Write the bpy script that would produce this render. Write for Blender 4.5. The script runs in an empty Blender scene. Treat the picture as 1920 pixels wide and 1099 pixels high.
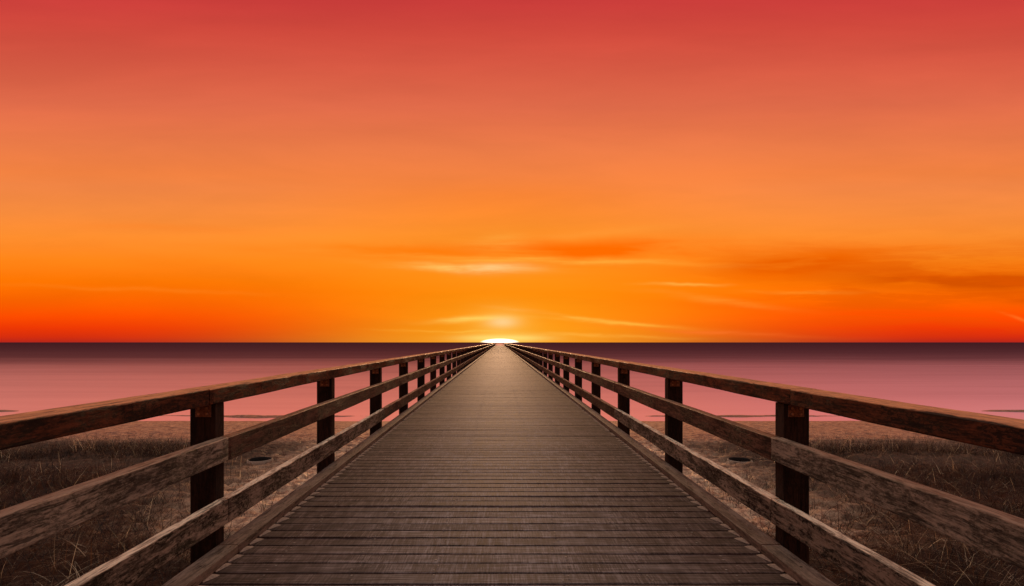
import bpy, math, random
import numpy as np
random.seed(7)
rng = np.random.default_rng(7)
S = bpy.context.scene
COL = S.collection

# ------------------------------------------------------------------ camera
CAM_H = 1.40
F = 1020.0                      # focal length in pixels of the 1920 px wide frame
cd = bpy.data.cameras.new('camera')
cd.sensor_width = 36.0
cd.lens = 36.0 * F / 1920.0
cd.shift_x = (960 - 937) / 1920.0
cd.shift_y = (642 - 549.5) / 1920.0
cd.clip_start = 0.05
cd.clip_end = 100000
cam = bpy.data.objects.new('camera', cd)
COL.objects.link(cam)
cam.location = (0, 0, CAM_H)
cam.rotation_euler = (math.radians(90), 0, 0)
S.camera = cam

S.view_settings.view_transform = 'Standard'
S.view_settings.look = 'None'
S.view_settings.exposure = 0.0
S.view_settings.gamma = 1.0
S.view_settings.use_curve_mapping = False
S.cycles.max_bounces = 6
S.cycles.sample_clamp_indirect = 4.0

# ------------------------------------------------------------------ node helpers
def lin(c):
    return tuple(((v / 255) / 12.92 if v / 255 <= .04045 else ((v / 255 + .055) / 1.055) ** 2.4) for v in c[:3]) + (1.0,)

class NT:
    def __init__(self, tree):
        self.t = tree
        tree.nodes.clear()
    def n(self, typ, **kw):
        nd = self.t.nodes.new(typ)
        for k, v in kw.items():
            setattr(nd, k, v)
        return nd
    def link(self, a, b):
        self.t.links.new(a, b)
    def put(self, sock, v):
        if isinstance(v, bpy.types.NodeSocket):
            self.link(v, sock)
        else:
            sock.default_value = v
    def m(self, op, a, b=None, c=None, clamp=False):
        nd = self.n('ShaderNodeMath', operation=op, use_clamp=clamp)
        self.put(nd.inputs[0], a)
        if b is not None: self.put(nd.inputs[1], b)
        if c is not None: self.put(nd.inputs[2], c)
        return nd.outputs[0]
    def mix(self, f, a, b, mode='MIX'):
        nd = self.n('ShaderNodeMix', data_type='RGBA', blend_type=mode)
        self.put(nd.inputs[0], f); self.put(nd.inputs[6], a); self.put(nd.inputs[7], b)
        return nd.outputs[2]
    def ramp(self, f, stops):
        nd = self.n('ShaderNodeValToRGB')
        el = nd.color_ramp.elements
        while len(el) > 1: el.remove(el[-1])
        for i, (p, c) in enumerate(stops):
            e = el[0] if i == 0 else el.new(p)
            e.position = p
            e.color = c if not isinstance(c, (int, float)) else (c, c, c, 1)
        self.put(nd.inputs[0], f)
        return nd.outputs[0]
    def rng(self, v, a, b, c=0.0, d=1.0, smooth=False):
        nd = self.n('ShaderNodeMapRange', clamp=True)
        if smooth: nd.interpolation_type = 'SMOOTHSTEP'
        self.put(nd.inputs[0], v)
        for i, q in enumerate((a, b, c, d)): self.put(nd.inputs[i + 1], q)
        return nd.outputs[0]
    def noise(self, vec, scale, detail=4, rough=.55, dist=0.0):
        nd = self.n('ShaderNodeTexNoise')
        self.put(nd.inputs['Vector'], vec)
        nd.inputs['Scale'].default_value = scale
        nd.inputs['Detail'].default_value = detail
        nd.inputs['Roughness'].default_value = rough
        nd.inputs['Distortion'].default_value = dist
        return nd.outputs['Fac']
    def scale(self, vec, s, off=None):
        nd = self.n('ShaderNodeMapping')
        self.put(nd.inputs['Vector'], vec)
        nd.inputs['Scale'].default_value = s
        if off is not None: self.put(nd.inputs['Location'], off)
        return nd.outputs[0]

# ------------------------------------------------------------------ sky
world = bpy.data.worlds.new('World')
S.world = world
world.use_nodes = True
SUN_EL = math.radians(4.0)
def build_sky():
    k = NT(world.node_tree)
    out = k.n('ShaderNodeOutputWorld')
    tc = k.n('ShaderNodeTexCoord')
    sx = k.n('ShaderNodeSeparateXYZ'); k.link(tc.outputs['Generated'], sx.inputs[0])
    X, Y, Z = sx.outputs
    P = k.m('SQRT', k.m('ADD', k.m('MULTIPLY', Y, Y), k.m('MULTIPLY_ADD', k.m('MULTIPLY', X, X), .06, .0005)))
    u = k.m('DIVIDE', X, P)
    v = k.m('MAXIMUM', k.m('DIVIDE', Z, P), 0.0)
    t = k.m('DIVIDE', v, k.m('ADD', v, .6))
    def pos(y):
        q = (642 - y) / F
        return q / (q + .6)
    top = [(-120, (204, 78, 74)), (-330, (206, 140, 122)), (-700, (206, 190, 172)), (-3000, (214, 218, 218))]
    high = [(330, (244, 131, 66)), (280, (236, 124, 72)), (200, (224, 107, 74)), (120, (215, 88, 67)),
            (60, (209, 74, 61)), (0, (203, 61, 59))]
    A = [(642, (255, 165, 35)), (620, (255, 160, 25)), (590, (255, 152, 18)), (550, (255, 143, 12)), (500, (255, 144, 26)), (450, (255, 148, 40)),
         (400, (254, 140, 48)), (365, (250, 134, 54))] + high + top
    B = [(642, (182, 38, 26)), (632, (215, 45, 14)), (615, (240, 56, 4)), (595, (255, 76, 0)), (565, (255, 100, 0)), (530, (255, 118, 2)),
         (490, (255, 132, 24)), (445, (255, 143, 48)), (395, (250, 141, 64)), (355, (244, 135, 70))] + high + top
    ca = k.ramp(t, [(pos(y), lin(c)) for y, c in A])
    cb = k.ramp(t, [(pos(y), lin(c)) for y, c in B])
    fu = k.m('EXPONENT', k.m('MULTIPLY', k.m('POWER', k.m('DIVIDE', k.m('ADD', u, -.015), .36), 2.0), -1.0))
    col = k.mix(fu, cb, ca)
    # drifting wisps: soft streaks of high cloud, broken up by stretched noise
    cv = k.n('ShaderNodeCombineXYZ'); k.link(u, cv.inputs[0]); k.link(v, cv.inputs[1])
    wv = k.noise(k.scale(cv.outputs[0], (3.0, 14.0, 1)), 1.0, 3, .5)
    wu = k.m('MULTIPLY_ADD', k.m('ADD', wv, -.5), .16, u)
    vv = k.m('MULTIPLY_ADD', k.m('ADD', k.noise(k.scale(cv.outputs[0], (5, 9, 1), (4, 2, 0)), 1.0, 4, .6), -.5), .022, v)
    br = k.rng(k.noise(k.scale(cv.outputs[0], (5.0, 60.0, 1), (1.7, .3, 0)), 1.0, 6, .62, .4), .36, .6, .3, 1.3)
    br2 = k.rng(k.noise(k.scale(cv.outputs[0], (4.0, 34.0, 1), (3.1, 1.3, 0)), 1.0, 5, .55, .3), .38, .55, .45, 1.1)
    # uneven haze over the whole sky
    hz = k.rng(k.noise(k.scale(cv.outputs[0], (1.3, 8.0, 1), (5.2, 4.4, 0)), 1.0, 6, .6, .3), .36, .64, .94, 1.05)
    hzv = k.n('ShaderNodeVectorMath', operation='SCALE'); k.link(col, hzv.inputs[0]); k.link(hz, hzv.inputs['Scale'])
    col = hzv.outputs[0]
    def streak(px, py, hw, hh, slope, amp, c, sharp=False, soft=False):
        nonlocal col
        u0, v0 = (px - 937) / F, (642 - py) / F
        a = k.m('DIVIDE', k.m('ADD', wu if not sharp else u, -u0), hw / F)
        vs = vv if not sharp else v
        b = k.m('DIVIDE', k.m('ADD', k.m('MULTIPLY_ADD', k.m('ADD', u, -u0), slope, vs), -v0), hh / F)
        e = k.m('EXPONENT', k.m('MULTIPLY', k.m('ADD', k.m('MULTIPLY', a, a), k.m('MULTIPLY', b, b)), -1.0))
        f = k.m('MULTIPLY', e, amp)
        if not sharp: f = k.m('MULTIPLY', f, br2 if soft else br, clamp=True)
        f = k.m('MULTIPLY', f, k.m('GREATER_THAN', Y, 0.0))
        col = k.mix(f, col, lin(c))
    for s in [(1110, 472, 260, 23, 0, 1.0, (255, 108, 0)), (770, 476, 130, 12, 0, .75, (255, 118, 0)), (620, 468, 200, 9, .02, .4, (255, 126, 8)),
              (1490, 500, 170, 28, -.06, 1.1, (238, 98, 0)), (1420, 520, 90, 8, 0, .4, (255, 115, 0)),
              (1810, 528, 210, 20, .03, 1.15, (214, 82, 0)), (1905, 562, 110, 11, .02, .9, (222, 84, 0)),
              (1850, 500, 190, 7, .02, .5, (240, 105, 5)), (1600, 587, 260, 8, .05, .45, (255, 78, 0)),
              (1700, 470, 200, 8, -.05, .35, (255, 122, 10)), (300, 430, 200, 8, .02, .25, (255, 128, 35))]:
        streak(*s, soft=True)
    for s in [(860, 500, 110, 7, .035, .8, (255, 196, 96)), (925, 504, 55, 10, .02, .75, (255, 205, 135)),
              (935, 455, 60, 16, 0, .45, (255, 172, 66)), (1010, 488, 260, 6, .03, .7, (255, 176, 62)),
              (1080, 440, 150, 8, -.08, .25, (255, 160, 60)),
              (1262, 535, 55, 3.0, .015, .95, (255, 178, 70)), (1330, 562, 110, 6, .12, .4, (255, 158, 50)),
              (1500, 548, 120, 4, .0, .4, (255, 150, 40)), (300, 545, 260, 4, .03, .3, (255, 135, 30)),
              (1890, 600, 30, 3, .35, .4, (255, 130, 40)),
              (885, 600, 65, 4.5, -.03, .9, (255, 206, 90)), (1090, 596, 45, 3.5, .13, .8, (255, 190, 70)),
              (1150, 605, 100, 3.5, .06, .7, (255, 180, 62)), (840, 621, 80, 2.2, .02, .75, (255, 190, 66)),
              (1080, 629, 140, 3, .02, .7, (255, 176, 60)), (1330, 622, 160, 4, .05, .4, (255, 120, 45)),
              (990, 585, 60, 4, .1, .5, (255, 170, 70))]:
        streak(*s)
    bank = k.m('MULTIPLY', k.rng(u, .28, .75, 0, 1, True), k.m('EXPONENT', k.m('MULTIPLY', k.m('POWER', k.m('DIVIDE', k.m('ADD', vv, -.105), .065), 2.0), -1.0)))
    bank = k.m('MULTIPLY', bank, k.rng(k.noise(k.scale(cv.outputs[0], (3.5, 38.0, 1), (7.1, 2.3, 0)), 1.0, 7, .64, .5), .47, .56))
    bank = k.m('MULTIPLY', bank, k.m('GREATER_THAN', Y, 0.0))
    col = k.mix(k.m('MULTIPLY', bank, .5), col, lin((226, 86, 0)))
    streak(940, 605, 55, 26, 0, .55, (255, 196, 80), True)
    streak(942, 604, 26, 10, 0, .75, (255, 214, 150), True)
    streak(945, 634, 70, 5.5, 0, .9, (255, 232, 130), True)
    # the half-set sun itself
    u0 = 0.0
    streak(937, 641, 62, 15, 0, .7, (255, 214, 96), True)
    a = k.m('DIVIDE', u, 30 / F); b = k.m('DIVIDE', v, 6.0 / F)
    d = k.m('ADD', k.m('MULTIPLY', a, a), k.m('MULTIPLY', b, b))
    disc = k.m('MULTIPLY', k.rng(d, 1.7, .3, 0, 1, True), k.m('GREATER_THAN', Y, 0.0))
    col = k.mix(disc, col, (3.2, 2.9, 2.4, 1))
    # the sky away from the sunset is dim
    az = k.rng(Y, -.6, .8, .18, 1.0, True)
    az = k.m('MAXIMUM', az, k.rng(Z, .45, .95, 0, 1, True))
    dim = k.mix(k.rng(Z, .25, .9), k.mix(1.0, col, (.8, .78, .8, 1), 'MULTIPLY'), col)
    col = k.mix(az, k.mix(1.0, dim, (.62, .66, .74, 1), 'MULTIPLY'), col)
    bg = k.n('ShaderNodeBackground'); k.link(col, bg.inputs[0]); bg.inputs[1].default_value = 1.0
    # physical dusk sky for the upper dome, above the picture
    ns = k.n('ShaderNodeTexSky', sky_type='NISHITA')
    ns.sun_disc = False; ns.sun_elevation = SUN_EL; ns.sun_rotation = 0.0
    mask = k.rng(Z, .55, .85, 0, 1, True)
    bg2 = k.n('ShaderNodeBackground'); k.link(k.mix(mask, (0, 0, 0, 1), ns.outputs[0]), bg2.inputs[0]); bg2.inputs[1].default_value = .08
    ad = k.n('ShaderNodeAddShader'); k.link(bg.outputs[0], ad.inputs[0]); k.link(bg2.outputs[0], ad.inputs[1])
    k.link(ad.outputs[0], out.inputs[0])
build_sky()

sl = bpy.data.lights.new('sun', 'SUN')
sl.energy = 2.3
sl.angle = math.radians(.6)
sl.color = (1.0, .56, .28)
sun = bpy.data.objects.new('sun', sl)
COL.objects.link(sun)
sun.location = (0, 60, 12)
sun.rotation_euler = (-(math.pi / 2 - SUN_EL), 0, 0)      # shines from +Y, just above the sea

# ------------------------------------------------------------------ materials
def material(name):
    m = bpy.data.materials.new(name)
    m.use_nodes = True
    k = NT(m.node_tree)
    out = k.n('ShaderNodeOutputMaterial')
    b = k.n('ShaderNodeBsdfPrincipled')
    k.link(b.outputs[0], out.inputs[0])
    return m, k, b, out

def wood(name, dark, light, axis='Y', mould=.5, mould_col=(.004, .003, .0025, 1), rough=.6, bump=.5, spec=.4, paler=None, grain=1.0):
    """weathered board: long grain, cracks, knots and mould blotches, different on every board;
    worn = (height, colour): sky light painted into the upper edge, over rubbed timber"""
    m, k, b, out = material(name)
    tc = k.n('ShaderNodeTexCoord'); oi = k.n('ShaderNodeObjectInfo')
    off = k.n('ShaderNodeCombineXYZ')
    for i, q in enumerate((37.0, 91.0, 53.0)):
        k.link(k.m('MULTIPLY', oi.outputs['Random'], q), off.inputs[i])
    add = k.n('ShaderNodeVectorMath', operation='ADD')
    k.link(tc.outputs['Object'], add.inputs[0]); k.link(off.outputs[0], add.inputs[1])
    p = add.outputs[0]
    long = {'Y': (1, .09, 1), 'Z': (1, 1, .06), 'X': (.06, 1, 1)}[axis]
    med = {'Y': (1, .45, 1), 'Z': (1, 1, .4), 'X': (.4, 1, 1)}[axis]
    warp = k.n('ShaderNodeVectorMath', operation='ADD')
    nn = k.n('ShaderNodeTexNoise'); k.link(k.scale(p, med), nn.inputs['Vector']); nn.inputs['Scale'].default_value = 5
    sc = k.n('ShaderNodeVectorMath', operation='SCALE'); k.link(nn.outputs['Color'], sc.inputs[0]); sc.inputs['Scale'].default_value = .06
    k.link(p, warp.inputs[0]); k.link(sc.outputs[0], warp.inputs[1])
    w = warp.outputs[0]
    g1 = k.noise(k.scale(w, long), 30 * grain, 8, .72)
    g2 = k.noise(k.scale(w, long), 90 * grain, 5, .7)
    blot = k.noise(k.scale(p, med), 4.5, 6, .7)
    fleck = k.noise(k.scale(p, med), 75, 4, .75)
    g = k.m('ADD', k.m('ADD', k.m('MULTIPLY', g1, .36), k.m('MULTIPLY', g2, .27)), k.m('ADD', k.m('MULTIPLY', blot, .20), k.m('MULTIPLY', fleck, .17)))
    base = k.ramp(g, [(.45, dark), (.5, tuple((a + c) / 2 for a, c in zip(dark, light))), (.545, light)])
    crack = k.rng(k.noise(k.scale(w, long), 34 * grain, 5, .68), .43, .39)
    base = k.mix(k.m('MULTIPLY', crack, .75), base, tuple(c * .2 for c in dark[:3]) + (1,))
    speck = k.rng(k.noise(k.scale(p, med), 48, 8, .8), .47, .53)
    area = k.rng(k.noise(k.scale(p, med), 7.5, 7, .75, .4), .475, .53)
    mo = k.m('MULTIPLY', area, k.m('MULTIPLY_ADD', speck, .75, .25))
    base = k.mix(k.m('MULTIPLY', mo, mould), base, mould_col)
    hs = k.n('ShaderNodeHueSaturation'); k.link(base, hs.inputs['Color'])
    k.link(k.m('MULTIPLY_ADD', oi.outputs['Random'], .34, .83), hs.inputs['Value'])
    colr = hs.outputs[0]
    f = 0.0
    if paler:
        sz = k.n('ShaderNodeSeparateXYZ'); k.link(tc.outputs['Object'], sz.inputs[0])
        f = k.rng(k.m('MULTIPLY_ADD', k.m('ADD', g1, -.5), .03, sz.outputs[2]), paler[0] - .008, paler[0] - .002)
        wc = k.ramp(k.m('ADD', k.m('MULTIPLY', g1, .5), k.m('MULTIPLY', g2, .5)), [(.44, tuple(c * .3 for c in paler[1][:3]) + (1,)), (.53, paler[1])])
        colr = k.mix(k.m('MULTIPLY', f, .9), colr, wc)  # top face lightened: reflected sky light painted into the colour
    k.link(colr, b.inputs['Base Color'])
    k.link(k.m('MULTIPLY_ADD', f, rough - .75, k.rng(g, .4, .6, .68, .82)), b.inputs['Roughness'])
    k.put(b.inputs['Specular IOR Level'], k.m('MULTIPLY_ADD', f, spec - .18, .18))
    bp = k.n('ShaderNodeBump'); bp.inputs['Strength'].default_value = bump; bp.inputs['Distance'].default_value = .004
    k.link(k.m('SUBTRACT', k.m('SUBTRACT', g, k.m('MULTIPLY', crack, .5)), k.m('MULTIPLY', mo, .2)), bp.inputs['Height'])
    k.link(bp.outputs[0], b.inputs['Normal'])
    return m

M_TOP = wood('red_brown_rail_timber', (.012, .005, .003, 1), (.12, .038, .017, 1), 'Y', .9, rough=.52, spec=.42, bump=.3, paler=(1.099, (.60, .25, .10, 1)))
M_MID = wood('grey_brown_rail_timber', (.040, .035, .028, 1), (.27, .235, .18, 1), 'Y', .7, rough=.6, spec=.35, bump=.5, paler=(.767, (.30, .21, .15, 1)))
M_LOW = wood('mouldy_rail_timber', (.034, .027, .020, 1), (.25, .20, .15, 1), 'Y', 1.0, rough=.55, spec=.35, bump=.7, paler=(.352, (.95, .80, .57, 1)))
M_MID_RED = wood('red_brown_middle_rail', (.022, .011, .008, 1), (.125, .068, .045, 1), 'Y', .8, rough=.6, spec=.35, bump=.5, paler=(.767, (.24, .13, .08, 1)))
M_LOW_RED = wood('red_brown_lower_rail', (.022, .012, .008, 1), (.12, .066, .043, 1), 'Y', .9, rough=.6, spec=.35, bump=.6, paler=(.352, (.42, .25, .15, 1)))
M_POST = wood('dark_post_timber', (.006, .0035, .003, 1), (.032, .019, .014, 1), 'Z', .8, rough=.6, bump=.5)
M_KERB = wood('kerb_timber', (.085, .062, .047, 1), (.20, .15, .112, 1), 'Y', .3, rough=.6, spec=.3, bump=.3)

def deck_material():
    m, k, b, out = material('deck_planks')
    ge = k.n('ShaderNodeNewGeometry')
    r = ge.outputs['Random Per Island']
    p = ge.outputs['Position']
    off = k.n('ShaderNodeCombineXYZ'); k.link(k.m('MULTIPLY', r, 71.0), off.inputs[0]); k.link(k.m('MULTIPLY', r, 13.0), off.inputs[2])
    ad = k.n('ShaderNodeVectorMath', operation='ADD'); k.link(p, ad.inputs[0]); k.link(off.outputs[0], ad.inputs[1])
    q = ad.outputs[0]
    g1 = k.noise(k.scale(q, (.05, 1, 1)), 70, 5, .65)
    g2 = k.noise(k.scale(q, (.04, 1, 1)), 240, 2, .6)
    # saw marks: fine lines across each plank, slightly slanted and irregular
    saw_v = k.scale(q, (1, .06, 1)); 
    s1 = k.noise(saw_v, 85, 3, .7)
    s2 = k.noise(k.scale(q, (1, .10, 1)), 14, 3, .6)
    patch = k.noise(q, 1.7, 4, .6)
    sm = k.m('MULTIPLY', k.m('ADD', s1, -.5), k.rng(patch, .35, .65, .15, 1.0))
    g = k.m('ADD', k.m('ADD', k.m('MULTIPLY', g1, .55), k.m('MULTIPLY', g2, .2)), k.m('ADD', k.m('MULTIPLY', sm, .75), k.m('MULTIPLY', s2, .25)))
    base = k.ramp(g, [(.40, (.036, .029, .027, 1)), (.5, (.088, .070, .066, 1)), (.62, (.215, .182, .175, 1))])
    base = k.mix(k.m('MULTIPLY', k.rng(k.noise(q, 3.1, 5, .65), .5, .72), .45), base, (.06, .042, .036, 1))
    # greyer, lighter strip along the middle, browner and darker towards the kerbs
    sep = k.n('ShaderNodeSeparateXYZ'); k.link(p, sep.inputs[0])
    ax = k.m('ABSOLUTE', sep.outputs[0])
    paler = k.rng(k.m('ADD', ax, k.m('MULTIPLY', patch, .7)), .55, 2.0, 1, 0, True)
    base = k.mix(paler, k.mix(1.0, base, (.62, .50, .44, 1), 'MULTIPLY'), base)
    hs = k.n('ShaderNodeHueSaturation'); k.link(base, hs.inputs['Color'])
    k.link(k.m('MULTIPLY_ADD', r, .30, .92), hs.inputs['Value'])
    k.link(hs.outputs[0], b.inputs['Base Color'])
    k.link(k.rng(g, .35, .7, .74, .88), b.inputs['Roughness'])
    b.inputs['Specular IOR Level'].default_value = .12
    bp = k.n('ShaderNodeBump'); bp.inputs['Strength'].default_value = .35; bp.inputs['Distance'].default_value = .004
    k.link(g, bp.inputs['Height']); k.link(bp.outputs[0], b.inputs['Normal'])
    return m
M_DECK = deck_material()

def simple(name, col, rough=.6, metal=0.0, spec=.5, var=None, scale=40):
    m, k, b, out = material(name)
    tc = k.n('ShaderNodeTexCoord')
    nz = k.noise(tc.outputs['Object'], scale, 5, .65)
    c2 = var or tuple(c * .45 for c in col[:3]) + (1,)
    k.link(k.ramp(nz, [(.35, c2), (.65, col)]), b.inputs['Base Color'])
    k.link(k.rng(nz, .3, .7, rough + .15, rough - .1), b.inputs['Roughness'])
    b.inputs['Metallic'].default_value = metal
    b.inputs['Specular IOR Level'].default_value = spec
    return m
M_PLATE = simple('rusty_plate', (.24, .12, .085, 1), .6, .1, var=(.10, .045, .03, 1), scale=60)
M_BOLT = simple('worn_bolt', (.5, .30, .22, 1), .45, .3)
M_NAIL = simple('nail_head', (.24, .20, .175, 1), .75, 0, .2)
M_RIM_LIT_EDGE = simple('sand_rim_and_lit_edge', (.36, .27, .205, 1), .9, 0, .1, var=(.2, .14, .10, 1), scale=90)  # sand of the hole rims; also the lit edge painted along the kerbs
M_PIT = simple('hole_shade_black', (.006, .004, .003, 1), .7, 0, .2)  # near-black puts the shade inside the holes into the colour

def sand_material():
    m, k, b, out = material('beach_sand')
    ge = k.n('ShaderNodeNewGeometry'); p = ge.outputs['Position']
    sep = k.n('ShaderNodeSeparateXYZ'); k.link(p, sep.inputs[0])
    n1 = k.noise(p, 1.1, 6, .6); n2 = k.noise(p, 7.0, 6, .7); n3 = k.noise(p, 240, 2, .6)
    base = k.ramp(k.m('ADD', k.m('MULTIPLY', n2, .7), k.m('MULTIPLY', n3, .3)), [(.43, (.19, .082, .040, 1)), (.57, (.74, .46, .28, 1))])
    debris = k.m('MULTIPLY', k.rng(k.noise(k.scale(p, (1, 1.8, 1)), 9, 7, .75, .5), .58, .68), k.rng(n1, .42, .6))
    base = k.mix(k.m('MULTIPLY', debris, .75), base, (.06, .035, .022, 1))
    # old straw and peat over the dune, clean sand on the open beach
    ax = k.m('ABSOLUTE', sep.outputs[0])
    dune = k.m('MULTIPLY', k.rng(k.m('MULTIPLY_ADD', n1, 1.6, ax), 3.6, 5.4, 0, 1, True), k.rng(k.m('MULTIPLY_ADD', n1, 2.5, sep.outputs[1]), 14.4, 12.4, 0, 1, True))
    near = k.rng(k.m('MULTIPLY_ADD', n1, 1.5, sep.outputs[1]), 6.3, 5.2, 0, 1, True)
    cover = k.m('MAXIMUM', dune, near)
    base = k.mix(k.m('MULTIPLY', cover, k.rng(n2, .35, .6, .7, .98)), base, (.026, .012, .007, 1))
    # moist open beach beyond the dune, its reddish light painted in
    damp_red_light = k.rng(k.m('MULTIPLY_ADD', n1, 2.0, sep.outputs[1]), 11.6, 14.2, 0, 1, True)
    base = k.mix(k.m('MULTIPLY', damp_red_light, .9), base, k.mix(1.0, base, (.62, .44, .34, 1), 'MULTIPLY'))
    # strip at the water line
    wet = k.rng(k.m('MULTIPLY_ADD', n1, .06, sep.outputs[2]), -1.10, -1.15)
    base = k.mix(k.m('MULTIPLY', wet, .6), base, (.11, .062, .04, 1))
    k.link(base, b.inputs['Base Color'])
    k.link(k.m('MULTIPLY_ADD', cover, .25, k.rng(wet, 0, 1, .6, .4)), b.inputs['Roughness'])
    k.link(k.rng(cover, 0, 1, .55, .2), b.inputs['Specular IOR Level'])
    bp = k.n('ShaderNodeBump'); bp.inputs['Strength'].default_value = .8; bp.inputs['Distance'].default_value = .05
    k.link(k.m('ADD', k.m('MULTIPLY', n2, .7), k.m('MULTIPLY', k.noise(k.scale(p, (1, 1.3, 1)), 14, 4, .6), .6)), bp.inputs['Height'])
    k.link(bp.outputs[0], b.inputs['Normal'])
    return m
M_SAND = sand_material()

def sea_material():
    """calm pale shallows by the beach, choppy dark deep water offshore"""
    m, k, b, out = material('sea_water')
    k.t.nodes.remove(b)
    ge = k.n('ShaderNodeNewGeometry'); p = ge.outputs['Position']
    sep = k.n('ShaderNodeSeparateXYZ'); k.link(p, sep.inputs[0])
    y = sep.outputs[1]
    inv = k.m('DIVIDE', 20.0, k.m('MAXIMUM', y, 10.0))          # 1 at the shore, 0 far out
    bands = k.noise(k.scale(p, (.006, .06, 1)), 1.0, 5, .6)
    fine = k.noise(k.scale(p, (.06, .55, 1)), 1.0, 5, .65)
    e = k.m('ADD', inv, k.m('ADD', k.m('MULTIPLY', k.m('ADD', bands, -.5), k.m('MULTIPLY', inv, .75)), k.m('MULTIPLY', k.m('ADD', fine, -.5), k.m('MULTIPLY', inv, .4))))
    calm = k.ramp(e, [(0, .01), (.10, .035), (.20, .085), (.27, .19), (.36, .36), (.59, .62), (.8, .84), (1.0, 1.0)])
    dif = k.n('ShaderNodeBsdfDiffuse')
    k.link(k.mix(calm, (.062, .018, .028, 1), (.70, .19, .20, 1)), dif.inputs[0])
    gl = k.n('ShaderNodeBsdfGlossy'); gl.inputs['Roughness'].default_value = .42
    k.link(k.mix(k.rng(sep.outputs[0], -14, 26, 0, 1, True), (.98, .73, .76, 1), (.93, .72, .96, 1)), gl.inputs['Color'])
    wv = k.noise(k.scale(p, (.5, 2.2, 1)), 1.0, 4, .6)
    bp = k.n('ShaderNodeBump'); bp.inputs['Strength'].default_value = .25; bp.inputs['Distance'].default_value = .05
    k.link(wv, bp.inputs['Height']); k.link(bp.outputs[0], gl.inputs['Normal'])
    mx = k.n('ShaderNodeMixShader')
    k.link(k.m('MULTIPLY', calm, .8), mx.inputs[0]); k.link(dif.outputs[0], mx.inputs[1]); k.link(gl.outputs[0], mx.inputs[2])
    k.link(mx.outputs[0], out.inputs[0])
    return m
M_SEA = sea_material()

def grass_material():
    m, k, b, out = material('dry_marram_grass')
    ge = k.n('ShaderNodeNewGeometry'); r = ge.outputs['Random Per Island']
    base = k.ramp(r, [(0, (.006, .0035, .002, 1)), (.7, (.027, .014, .008, 1)), (.90, (.14, .074, .040, 1)), (.965, (.55, .42, .27, 1)), (1, (.85, .72, .5, 1))])
    cl = k.rng(k.noise(ge.outputs['Position'], 1.9, 4, .6), .44, .58, .22, 1.3)
    vs = k.n('ShaderNodeVectorMath', operation='SCALE'); k.link(base, vs.inputs[0]); k.link(cl, vs.inputs['Scale'])
    base = vs.outputs[0]
    k.link(base, b.inputs['Base Color'])
    b.inputs['Roughness'].default_value = .45
    b.inputs['Specular IOR Level'].default_value = .25
    tr = k.n('ShaderNodeBsdfTranslucent'); k.link(base, tr.inputs[0])
    mx = k.n('ShaderNodeMixShader'); mx.inputs[0].default_value = .55
    k.link(b.outputs[0], mx.inputs[1]); k.link(tr.outputs[0], mx.inputs[2]); k.link(mx.outputs[0], out.inputs[0])
    return m
M_GRASS = grass_material()

# ------------------------------------------------------------------ mesh helpers
def mesh_from(name, verts, faces, mat, smooth=False, mats=None, idx=None):
    me = bpy.data.meshes.new(name)
    me.from_pydata([tuple(map(float, v)) for v in verts], [], faces)
    for q in (mats or [mat]): me.materials.append(q)
    if idx is not None: me.polygons.foreach_set('material_index', idx)
    if smooth: me.polygons.foreach_set('use_smooth', [True] * len(me.polygons))
    me.update()
    return me

def link(name, me, parent=None, loc=(0, 0, 0)):
    o = bpy.data.objects.new(name, me)
    COL.objects.link(o)
    o.location = loc
    if parent: o.parent = parent
    return o

def tag(o, label=None, cat=None, group=None, kind=None):
    if label: o['label'] = label
    if cat: o['category'] = cat
    if group: o['group'] = group
    if kind: o['kind'] = kind
    return o

def empty(name, loc=(0, 0, 0)):
    o = bpy.data.objects.new(name, None)
    o.empty_display_size = .3
    COL.objects.link(o); o.location = loc
    return o

def vnoise(x, y, seed=0):
    """smooth value noise on arrays, -1..1"""
    xi = np.floor(x).astype(np.int64); yi = np.floor(y).astype(np.int64)
    fx = x - xi; fy = y - yi
    fx = fx * fx * fx * (fx * (fx * 6 - 15) + 10); fy = fy * fy * fy * (fy * (fy * 6 - 15) + 10)
    def h(a, b):
        n = (a * 374761393 + b * 668265263 + seed * 974711) & 0x7fffffff
        n = ((n ^ (n >> 13)) * 1274126177) & 0x7fffffff
        return ((n ^ (n >> 16)) & 0xffff) / 32767.5 - 1
    return (h(xi, yi) * (1 - fx) + h(xi + 1, yi) * fx) * (1 - fy) + (h(xi, yi + 1) * (1 - fx) + h(xi + 1, yi + 1) * fx) * fy

def fbm(x, y, seed=0, oct=4):
    s = 0; a = 1
    for i in range(oct):
        s = s + a * vnoise(x * 2 ** i, y * 2 ** i, seed + i * 17); a *= .5
    return s / 1.9

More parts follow.
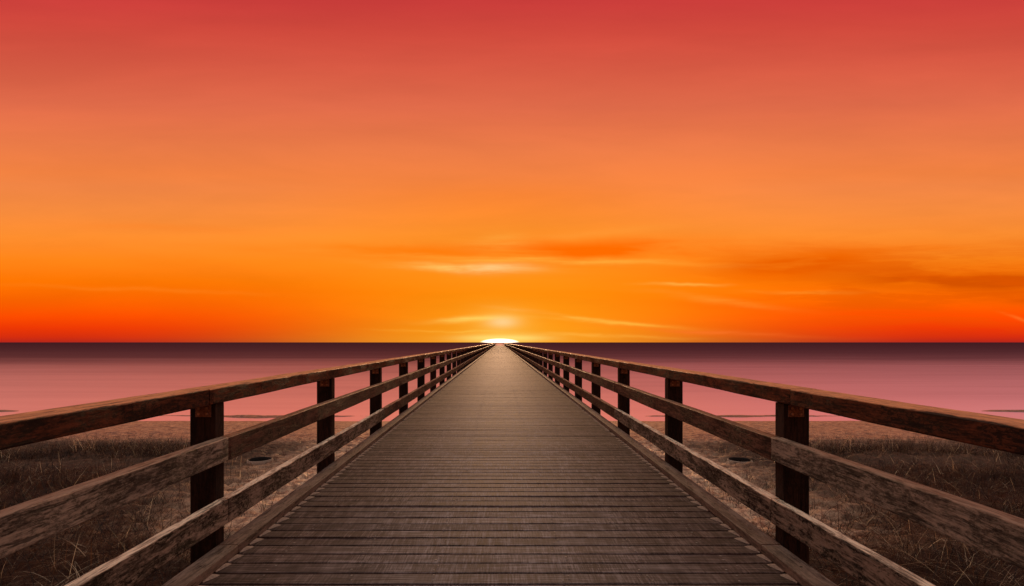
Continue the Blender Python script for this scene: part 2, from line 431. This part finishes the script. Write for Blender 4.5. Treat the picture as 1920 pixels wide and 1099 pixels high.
def timber(name, x0, x1, z0, z1, length, mat, axis='Y', segs=60, bev=.007, rough=.0016, chip=.006, seed=1, bow=.0):
    """a sawn board along Y (or Z): rubbed rounded edges, small chips, slightly uneven faces"""
    r = np.random.default_rng(seed)
    b = bev
    prof = []
    for cx, cz, a0 in ((x1 - b, z1 - b, 0), (x0 + b, z1 - b, 90), (x0 + b, z0 + b, 180), (x1 - b, z0 + b, 270)):
        for j in range(3):
            a = math.radians(a0 + j * 45)
            prof.append((cx + b * math.cos(a), cz + b * math.sin(a)))
    # extra points on the faces
    n = len(prof)
    ys = np.linspace(0, length, segs + 1)
    V = []; Fc = []
    cx, cz = (x0 + x1) / 2, (z0 + z1) / 2
    ch = [np.clip(vnoise(ys * 2.3 + r.uniform(0, 99), ys * 0 + q, seed + q) - .45, 0, 1) * (.7 + .3 * vnoise(ys * 7, ys * 0 + q, seed)) for q in range(4)]
    wob = [vnoise(ys * 1.3 + 17 * q, ys * 0, seed + 50 + q) for q in range(2)]
    wav = [vnoise(ys * 2.6 + 31 * q, ys * 0 + q, seed + 90 + q) for q in range(12)]
    for i, yv in enumerate(ys):
        e = 1.0 if 0 < i < segs else .994
        for j, (px, pz) in enumerate(prof):
            c = j // 3
            sh = ch[c][i] * chip * (1.0 if j % 3 == 1 else .35)
            dx = px + (-sh if px > cx else sh) * .8 + wav[j][i] * rough * .5 + wob[0][i] * bow
            dz = pz + (-sh if pz > cz else sh) + wav[(j + 5) % 12][i] * rough * .5 + wob[1][i] * bow
            dx = cx + (dx - cx) * e; dz = cz + (dz - cz) * e
            V.append((dx, yv, dz) if axis == 'Y' else (dx, dz, yv))
    for i in range(segs):
        for j in range(n):
            a = i * n + j; bq = i * n + (j + 1) % n
            f = (a, bq, bq + n, a + n)
            Fc.append(f if axis == 'Z' else f[::-1])
    Fc.append(tuple(range(n)) if axis == 'Y' else tuple(range(n))[::-1])
    top = tuple(segs * n + j for j in range(n))
    Fc.append(top[::-1] if axis == 'Y' else top)
    me = mesh_from(name, V, Fc, mat)
    return me

# ------------------------------------------------------------------ beach, sea
WATER_Z = -1.20
def ground_z(x, y):
    ax = np.abs(x)
    z = -.45 - .056 * (np.clip(y, -5, 60) - 5.0)
    z = np.where(y < 5, -.45 + .01 * (5 - y), z)
    z = np.where(y > 17.7, z - .10 * np.clip(y - 17.7, 0, 6), z)
    dune = np.clip((ax - 3.2) / 3.0, 0, 1) * np.clip((13.0 - y) / 3.0, 0, 1)
    z = z + dune * (.12 * fbm(x * .45, y * .45, 3) + .05 * fbm(x * 1.3, y * 1.3, 9) + .03)
    near = np.clip((8.0 - y) / 2.5, 0, 1)
    z = z + near * (.07 * fbm(x * .9 + 4, y * .9, 5))
    # trodden sand: closely packed dimples with sharp little crests
    trod = np.clip((14.0 - y) / 2.0, .25, 1) * np.clip((y - 3.0) / 3.0, 0, 1) * np.clip((17.4 - y) / 1.5, 0, 1)
    cr = 1 - np.abs(fbm(x * 4.2, y * 5.0, 21, 3)) * 2.4
    z = z + trod * (.060 * cr + .022 * fbm(x * 8, y * 8, 31, 2))
    # a small bank where the open sand begins
    z = z + .05 * np.exp(-((y - 13.9 - .5 * fbm(x * .35, y * 0, 8)) / .5) ** 2) * (.5 + .5 * fbm(x * .6, y * .6, 12))
    z = z + .02 * fbm(x * .7, y * .7, 40) * np.clip((y - 12) / 3, 0, 1) * np.clip((18.5 - y), 0, 1)
    # low sand bar and spits just off the beach
    wob = .25 * fbm(x * .25, y * 0, 77) + .12 * fbm(x * 1.1, y * 0, 78)
    amp = np.clip(1 - np.abs(ax - 8.8) / 11, 0, 1) ** .3
    z = z + amp * .232 * np.exp(-((y - 19.25 - wob) / (.30 + .22 * np.exp(-((ax - 8.4) / 1.6) ** 2))) ** 2) * (1 + .1 * fbm(x * 2, y * 3, 60))
    amp2 = np.clip((ax - 16.4) / 2.0, 0, 1)
    z = z + amp2 * .46 * np.exp(-((y - 20.6 - wob) / .7) ** 2)
    return z

PITS = [(4.17, 9.45), (-4.17, 9.45)]
def build_beach():
    def axis(fine0, fine1, step, lo, hi, grow=1.12):
        a = list(np.arange(fine0, fine1, step))
        s = step; q = fine1
        while q < hi: a.append(q); s *= grow; q += s
        a.append(hi)
        s = step; q = fine0 - step; b = []
        while q > lo: b.append(q); s *= grow; q -= s
        b.append(lo)
        return np.array(b[::-1] + a)
    xs = axis(-11, 11, .05, -400, 400, 1.06)
    ys = axis(2.0, 21.5, .05, -60, 60, 1.15)
    Xg, Yg = np.meshgrid(xs, ys)
    Zg = ground_z(Xg, Yg)
    for px, py in PITS:
        d = np.hypot(Xg - px, Yg - py)
        Zg = np.where(d < .205, Zg - .28, Zg)
    nx, ny = len(xs), len(ys)
    V = np.stack([Xg.ravel(), Yg.ravel(), Zg.ravel()], 1)
    i = np.arange(nx - 1)[None, :] + (np.arange(ny - 1) * nx)[:, None]
    Fq = np.stack([i, i + 1, i + nx + 1, i + nx], -1).reshape(-1, 4)
    me = bpy.data.meshes.new('beach')
    me.vertices.add(len(V)); me.vertices.foreach_set('co', V.ravel())
    me.loops.add(Fq.size); me.loops.foreach_set('vertex_index', Fq.ravel().astype(np.int32))
    me.polygons.add(len(Fq)); me.polygons.foreach_set('loop_start', (np.arange(len(Fq)) * 4).astype(np.int32))
    me.polygons.foreach_set('use_smooth', np.ones(len(Fq), bool))
    me.materials.append(M_SAND)
    me.update(calc_edges=True); me.validate()
    tag(link('beach', me), kind='structure')
build_beach()

def build_sea():
    xs = [-40000, -4000, -400, 0, 400, 4000, 40000]
    ys = [15, 60, 400, 4000, 60000]
    V = [(x, y, WATER_Z) for y in ys for x in xs]
    n = len(xs)
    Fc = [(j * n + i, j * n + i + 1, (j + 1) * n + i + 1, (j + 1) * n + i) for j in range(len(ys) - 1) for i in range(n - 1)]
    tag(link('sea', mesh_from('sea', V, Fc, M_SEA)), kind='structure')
build_sea()

# ------------------------------------------------------------------ boardwalk
END = 240.0
PITCH = .150
BAY = 2.49
def build_deck(parent):
    V = []; Fc = []; idx = []
    W = 1.885
    y = -.6
    r = np.random.default_rng(11)
    n = 0
    nails = []
    while y < END:
        gap = r.uniform(.0125, .0155)
        y0, y1 = y + gap / 2, y + PITCH - gap / 2
        near = y < 26
        segs = 16 if near else 1
        zt = r.normal(0, .0006)
        tilt = r.normal(0, .0006)
        xl, xr = -W + r.uniform(-.01, .006), W + r.uniform(-.006, .01)
        xs = np.linspace(xl, xr, segs + 1)
        base = len(V)
        c = .005
        ph = r.uniform(0, 50)
        w0 = vnoise(xs * 1.1 + ph, xs * 0, 3) * (.0022 if near else 0)
        w1 = vnoise(xs * 1.1 + ph, xs * 0 + 9, 4) * (.0022 if near else 0)
        wz = vnoise(xs * .8 + ph, xs * 0 + 5, 6) * .0015
        for i, xv in enumerate(xs):
            a, b2 = y0 + w0[i], y1 + w1[i]
            zz = zt + wz[i]
            ring = [(a, zz - .045), (a, zz - c + tilt), (a + c * .4, zz - c * .3 + tilt), (a + c * 1.3, zz + tilt),
                    (b2 - c * 1.3, zz - tilt), (b2 - c * .4, zz - c * .3 - tilt), (b2, zz - c - tilt), (b2, zz - .045)]
            for yy, q in ring: V.append((xv, yy, q))
        for i in range(segs):
            for j in range(8):
                a = base + i * 8 + j; b2 = base + i * 8 + (j + 1) % 8
                Fc.append((a, b2, b2 + 8, a + 8)[::-1]); idx.append(0)
        Fc.append(tuple(base + j for j in range(8))); idx.append(0)
        Fc.append(tuple(base + segs * 8 + j for j in range(8))[::-1]); idx.append(0)
        if 2.5 < y < 16:
            for xr_ in (-1.42, -.89, -.40, .40, .89, 1.42):
                for fy in (.28, .72):
                    nails.append((xr_ + r.normal(0, .015) + (fy - .5) * .05, y + PITCH * (fy + r.normal(0, .03)), zt + .0022))
        y += PITCH; n += 1
    for nx_, ny_, nz in nails:
        b0 = len(V); rr = r.uniform(.006, .0085)
        for j in range(8):
            a = j * math.pi / 4
            V.append((nx_ + rr * math.cos(a), ny_ + rr * math.sin(a), nz + .0008))
        V.append((nx_, ny_, nz + .0022))
        for j in range(8):
            Fc.append((b0 + j, b0 + (j + 1) % 8, b0 + 8)); idx.append(1)
    link('deck', mesh_from('deck', V, Fc, None, mats=[M_DECK, M_NAIL], idx=idx), parent)

boardwalk = tag(empty('boardwalk'), 'long straight plank boardwalk running from the sand out to the sunset horizon', 'boardwalk')
build_deck(boardwalk)

def kerb_mesh(side, seed):
    x0, x1 = (1.728, 1.862) if side > 0 else (-1.862, -1.728)
    me = timber('kerb_board', x0, x1, .006, .0625, 2 * BAY - .006, M_KERB, segs=60, bev=.006, rough=.001, chip=.004, seed=seed)
    # plugged bolt holes sunk in the top face
    me.materials.append(M_PIT)
    import bmesh
    bm = bmesh.new(); bm.from_mesh(me)
    for yy in np.arange(.28, 4.9, .62):
        cx = (x0 + x1) / 2 + random.uniform(-.02, .02)
        vs = [bm.verts.new((cx + .009 * math.cos(a), yy + .009 * math.sin(a), .0637)) for a in np.linspace(0, 2 * math.pi, 9)[:-1]]
        f = bm.faces.new(vs); f.material_index = 1
    bm.to_mesh(me); bm.free()
    return me
JOINT = 3.60
NSEG = 48
for side in (1, -1):
    mes = [kerb_mesh(side, 3), kerb_mesh(side, 4)]
    first = None
    for i in range(-1, NSEG - 1):
        y0 = JOINT + i * 2 * BAY
        if first is None:
            first = link('kerb_board', mes[0], boardwalk, (0, y0, 0)); o = first
        else:
            o = first.copy(); o.data = mes[i % 2]; COL.objects.link(o); o.parent = boardwalk
            o.location = (random.uniform(-.004, .004), y0 + .003, random.uniform(0, .002))
    bx = 1.80 * side
    me = timber('side_beam', bx - .05, bx + .05, -.30, -.047, END + .4, M_POST, segs=40, seed=8)
    link('side_beam', me, boardwalk, (0, -.5, 0))

# ------------------------------------------------------------------ railings
POST0 = 3.614
def plate_mesh(side):
    """rusty angle plate with four bolt heads on the landward face of a post, under the top rail"""
    xc = 1.965 * side
    import bmesh
    bm = bmesh.new()
    def box(x0, x1, y0, y1, z0, z1, mi):
        vs = [bm.verts.new(p) for p in ((x0, y0, z0), (x1, y0, z0), (x1, y1, z0), (x0, y1, z0), (x0, y0, z1), (x1, y0, z1), (x1, y1, z1), (x0, y1, z1))]
        for f in ((0, 3, 2, 1), (4, 5, 6, 7), (0, 1, 5, 4), (1, 2, 6, 5), (2, 3, 7, 6), (3, 0, 4, 7)):
            bm.faces.new([vs[i] for i in f]).material_index = mi
    box(xc - .052, xc + .052, -.007, -.001, .905, .985, 0)
    for dx in (-.027, .027):
        for z in (.925, .963):
            c = [(xc + dx + .0095 * math.cos(a), z + .0095 * math.sin(a)) for a in np.linspace(0, 2 * math.pi, 7)[:-1]]
            a = [bm.verts.new((p, -.008, q)) for p, q in c]; b = [bm.verts.new((p, -.015, q)) for p, q in c]
            for j in range(6):
                bm.faces.new((a[j], a[(j + 1) % 6], b[(j + 1) % 6], b[j])).material_index = 1
            bm.faces.new(b).material_index = 1
    me = bpy.data.meshes.new('bracket'); bm.to_mesh(me); bm.free()
    me.materials.append(M_PLATE); me.materials.append(M_BOLT)
    return me

def build_railing(side, label):
    root = tag(empty('railing'), label, 'railing', 'timber railings along both edges of the boardwalk')
    def sx(a, b): return (a, b) if side > 0 else (-b, -a)
    # posts run down into the sand and sea bed
    pm = []
    for s in (5, 6):
        x0, x1 = sx(1.886, 2.056)
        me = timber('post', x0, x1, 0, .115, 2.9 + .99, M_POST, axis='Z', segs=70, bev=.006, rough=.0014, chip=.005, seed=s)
        pm.append(me)
    pl = plate_mesh(side)
    first = firstb = None
    npost = int((END - POST0) / BAY) + 1
    for i in range(-1, npost):
        y = POST0 + i * BAY
        if first is None:
            first = link('post', pm[0], root, (0, y, -2.9)); o = first
        else:
            o = first.copy(); o.data = pm[i % 2]; COL.objects.link(o); o.parent = root
            o.location = (0, y + random.uniform(-.006, .006), -2.9)
        if -1 < i < 12:
            if firstb is None:
                firstb = link('bracket', pl, o, (0, 0, 2.9)); 
            else:
                bcopy = firstb.copy(); COL.objects.link(bcopy); bcopy.parent = o
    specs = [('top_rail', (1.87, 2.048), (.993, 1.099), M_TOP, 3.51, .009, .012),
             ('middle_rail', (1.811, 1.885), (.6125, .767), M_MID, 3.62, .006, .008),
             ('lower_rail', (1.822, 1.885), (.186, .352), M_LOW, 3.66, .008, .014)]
    for nm, xr, zr, mat, j0, bev, chip in specs:
        x0, x1 = sx(*xr)
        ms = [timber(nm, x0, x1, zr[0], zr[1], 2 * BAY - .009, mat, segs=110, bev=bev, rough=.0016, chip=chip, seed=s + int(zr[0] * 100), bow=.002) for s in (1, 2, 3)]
        # boards farther out on the walk have a redder, darker colour
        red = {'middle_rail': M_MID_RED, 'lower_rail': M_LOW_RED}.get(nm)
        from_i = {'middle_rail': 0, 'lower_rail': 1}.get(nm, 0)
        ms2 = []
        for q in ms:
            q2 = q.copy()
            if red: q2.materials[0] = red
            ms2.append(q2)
        first = None
        for i in range(-1, NSEG - 1):
            y = j0 + i * 2 * BAY
            if first is None:
                first = link(nm, ms[0], root, (-side * .009 if nm == 'middle_rail' else 0, y, .003 if nm == 'middle_rail' else 0)); o = first
            else:
                o = first.copy(); o.data = (ms if i < from_i else ms2)[i % 3]; COL.objects.link(o); o.parent = root
                o.location = (side * (random.uniform(.0, .004) if nm != 'top_rail' else random.uniform(-.004, .004)), y, random.uniform(-.003, .003) if nm != 'top_rail' else random.uniform(0, .003))
    return root
build_railing(-1, 'dark timber railing along the left edge of the boardwalk')
build_railing(1, 'dark timber railing along the right edge of the boardwalk')

# ------------------------------------------------------------------ light edge of the kerb shading, shaped as thin pale wedges
def build_lit_edge():
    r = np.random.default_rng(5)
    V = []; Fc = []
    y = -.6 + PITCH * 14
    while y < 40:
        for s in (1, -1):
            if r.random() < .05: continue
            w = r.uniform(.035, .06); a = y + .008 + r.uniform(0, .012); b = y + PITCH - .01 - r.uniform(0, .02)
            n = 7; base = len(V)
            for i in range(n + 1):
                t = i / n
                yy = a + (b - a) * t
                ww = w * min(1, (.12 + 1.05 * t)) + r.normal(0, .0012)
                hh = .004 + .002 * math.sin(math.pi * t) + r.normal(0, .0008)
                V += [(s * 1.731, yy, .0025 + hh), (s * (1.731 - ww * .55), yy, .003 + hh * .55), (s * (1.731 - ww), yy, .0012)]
            for i in range(n):
                for j in range(2):
                    q = base + i * 3 + j
                    f = (q, q + 1, q + 4, q + 3)
                    Fc.append(f if s < 0 else f[::-1])
        y += PITCH
    me = mesh_from('lit_plank_edge', V, Fc, M_RIM_LIT_EDGE, smooth=True)
    tag(link('lit_plank_edge', me), 'thin pale wedges painting the light edge of the shading along both kerbs', 'light edge', kind='stuff')
build_lit_edge()

# ------------------------------------------------------------------ round openings in the sand
def build_pit(px, py, label):
    z = float(ground_z(np.array([px]), np.array([py]))[0])
    zr = max(float(ground_z(np.array([px + .19 * math.cos(a)]), np.array([py + .19 * math.sin(a)]))[0]) for a in np.linspace(0, 6.28, 12)) + .004
    n = 40; V = []; Fc = []
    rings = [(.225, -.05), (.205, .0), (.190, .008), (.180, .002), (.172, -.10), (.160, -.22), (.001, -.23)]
    rr = np.random.default_rng(int(abs(px * 10)))
    wob = 1 + .05 * vnoise(np.arange(n) * .35, np.zeros(n), 5)
    for r_, dz in rings:
        for j in range(n):
            a = 2 * math.pi * j / n
            w = wob[j]
            V.append((r_ * w * math.cos(a), r_ * w * math.sin(a), dz))
    for i in range(len(rings) - 1):
        for j in range(n):
            q = i * n + j; q2 = i * n + (j + 1) % n
            Fc.append((q, q2, q2 + n, q + n))
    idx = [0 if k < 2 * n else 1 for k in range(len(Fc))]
    me = mesh_from('sand_pit', V, Fc, None, smooth=True, mats=[M_RIM_LIT_EDGE, M_PIT], idx=idx)
    tag(link('sand_pit', me, None, (px, py, zr)), label, 'hole', 'dark round holes in the trodden sand')
build_pit(*PITS[0], 'dark round hole in the trodden sand beyond the right railing')
build_pit(*PITS[1], 'dark round hole in the trodden sand beyond the left railing')

# ------------------------------------------------------------------ dry dune grass
def build_grass():
    r = np.random.default_rng(21)
    roots = []; 
    def clump(n, cx, cy, rad, lmin, lmax, up, w, lean=0.0):
        a = r.uniform(0, 2 * math.pi, n); d = rad * np.sqrt(r.uniform(0, 1, n))
        x = cx + d * np.cos(a); y = cy + d * np.sin(a)
        L = r.uniform(lmin, lmax, n)
        az = np.where(r.uniform(0, 1, n) < .5, a, r.uniform(0, 2 * math.pi, n)) + r.normal(0, .5, n)
        el = np.clip(r.normal(up, .28, n), .02, 1.5)
        bend = r.uniform(.2, 1.1, n)
        roots.append(np.stack([x, y, L, az, el, bend, r.uniform(.6, 1.3, n) * w, np.full(n, lean)], 1))
    for s in (1, -1):
        # thick matted straw in the dune beside the near railing
        for _ in range(1300):
            x = r.uniform(2.25, 9.5); y = r.uniform(2.2, 8.4)
            if fbm(np.array([x * .5]), np.array([y * .5]), 44)[0] < -.08: continue
            if x < 3.6 and y > 5.2: continue
            if math.hypot(x - 4.3, y - 6.8) < .7: continue
            clump(34, s * x, y, .34, .22, .62, .16, .0055)
        for _ in range(260):
            x = r.uniform(2.6, 9.5); y = r.uniform(2.6, 7.8)
            clump(26, s * x, y, .10, .2, .5, .8, .0034, s * -.2)
        # rows of upright tufts farther out
        for _ in range(240):
            x = r.uniform(5.0, 13.0); y = 9.8 + .6 * math.sin(x * 1.1) + r.normal(0, .32)
            clump(34, s * x, y, .16, .2, .55, .75, .0042, s * -.15)
        for _ in range(260):
            x = r.uniform(6.4, 13.0); y = r.uniform(7.2, 9.6)
            if math.hypot((x - 6.6) / 1.6, (y - 8.9) / .5) < 1: continue
            clump(30, s * x, y, .22, .2, .5, .6, .004)
        # thin stubble on the rough sand beyond, and a few bright stray stalks
        for _ in range(420):
            x = r.uniform(4.2, 16.0); y = r.uniform(9.5, 13.6)
            clump(9, s * x, y, .3, .1, .32, .45, .004)
        for _ in range(420):
            x = r.uniform(2.2, 9.0); y = r.uniform(3.0, 10.5)
            clump(3, s * x, y, .1, .15, .42, 1.0, .005)
        for i in range(2):
            clump(16, s * 2.16, 3.15 + i * .55, .09, .25, .45, .9, .0045)
    R = np.concatenate(roots)
    # keep blades off the boardwalk
    R = R[np.abs(R[:, 0]) > 2.1]
    n = len(R); K = 5
    x, y, L, az, el, bend, w, lean = R.T
    z = ground_z(x, y) - .02
    dirx, diry = np.cos(az), np.sin(az)
    px, py, pz = x.copy(), y.copy(), z.copy()
    pts = []
    cur = el.copy()
    for k in range(K):
        pts.append(np.stack([px, py, pz], 1))
        st = L / (K - 1)
        px = px + dirx * np.cos(cur) * st + lean * st * k * .3; py = py + diry * np.cos(cur) * st; pz = pz + np.sin(cur) * st
        cur = cur - bend / (K - 1) * np.where(el > .35, 1, .35)
        gz = ground_z(px, py) + .012
        pz = np.maximum(pz, gz)
    side = np.stack([-diry, dirx, np.zeros(n)], 1)
    V = np.zeros((n, K, 2, 3))
    for k in range(K):
        ww = (w * (1 - .85 * k / (K - 1)))[:, None] * .5
        V[:, k, 0] = pts[k] - side * ww; V[:, k, 1] = pts[k] + side * ww
    base = (np.arange(n) * K * 2)[:, None]
    q = np.concatenate([np.stack([base[:, 0] + 2 * k, base[:, 0] + 2 * k + 1, base[:, 0] + 2 * k + 3, base[:, 0] + 2 * k + 2], 1)[:, None] for k in range(K - 1)], 1).reshape(-1, 4)
    keep = np.abs(V[..., 0]).reshape(n, -1).min(1) > 2.075
    me = bpy.data.meshes.new('dune_grass')
    Vf = V.reshape(-1, 3)
    qk = q.reshape(n, K - 1, 4)[keep].reshape(-1, 4)
    used = np.zeros(len(Vf), bool); used[qk.ravel()] = True
    remap = np.cumsum(used) - 1
    Vf = Vf[used]; qk = remap[qk]
    me.vertices.add(len(Vf)); me.vertices.foreach_set('co', Vf.ravel())
    me.loops.add(qk.size); me.loops.foreach_set('vertex_index', qk.ravel().astype(np.int32))
    me.polygons.add(len(qk)); me.polygons.foreach_set('loop_start', (np.arange(len(qk)) * 4).astype(np.int32))
    me.materials.append(M_GRASS)
    me.update(calc_edges=True); me.validate()
    tag(link('dune_grass', me), 'dry brown dune grass and fallen straw on the sand beside the boardwalk', 'grass', kind='stuff')
build_grass()
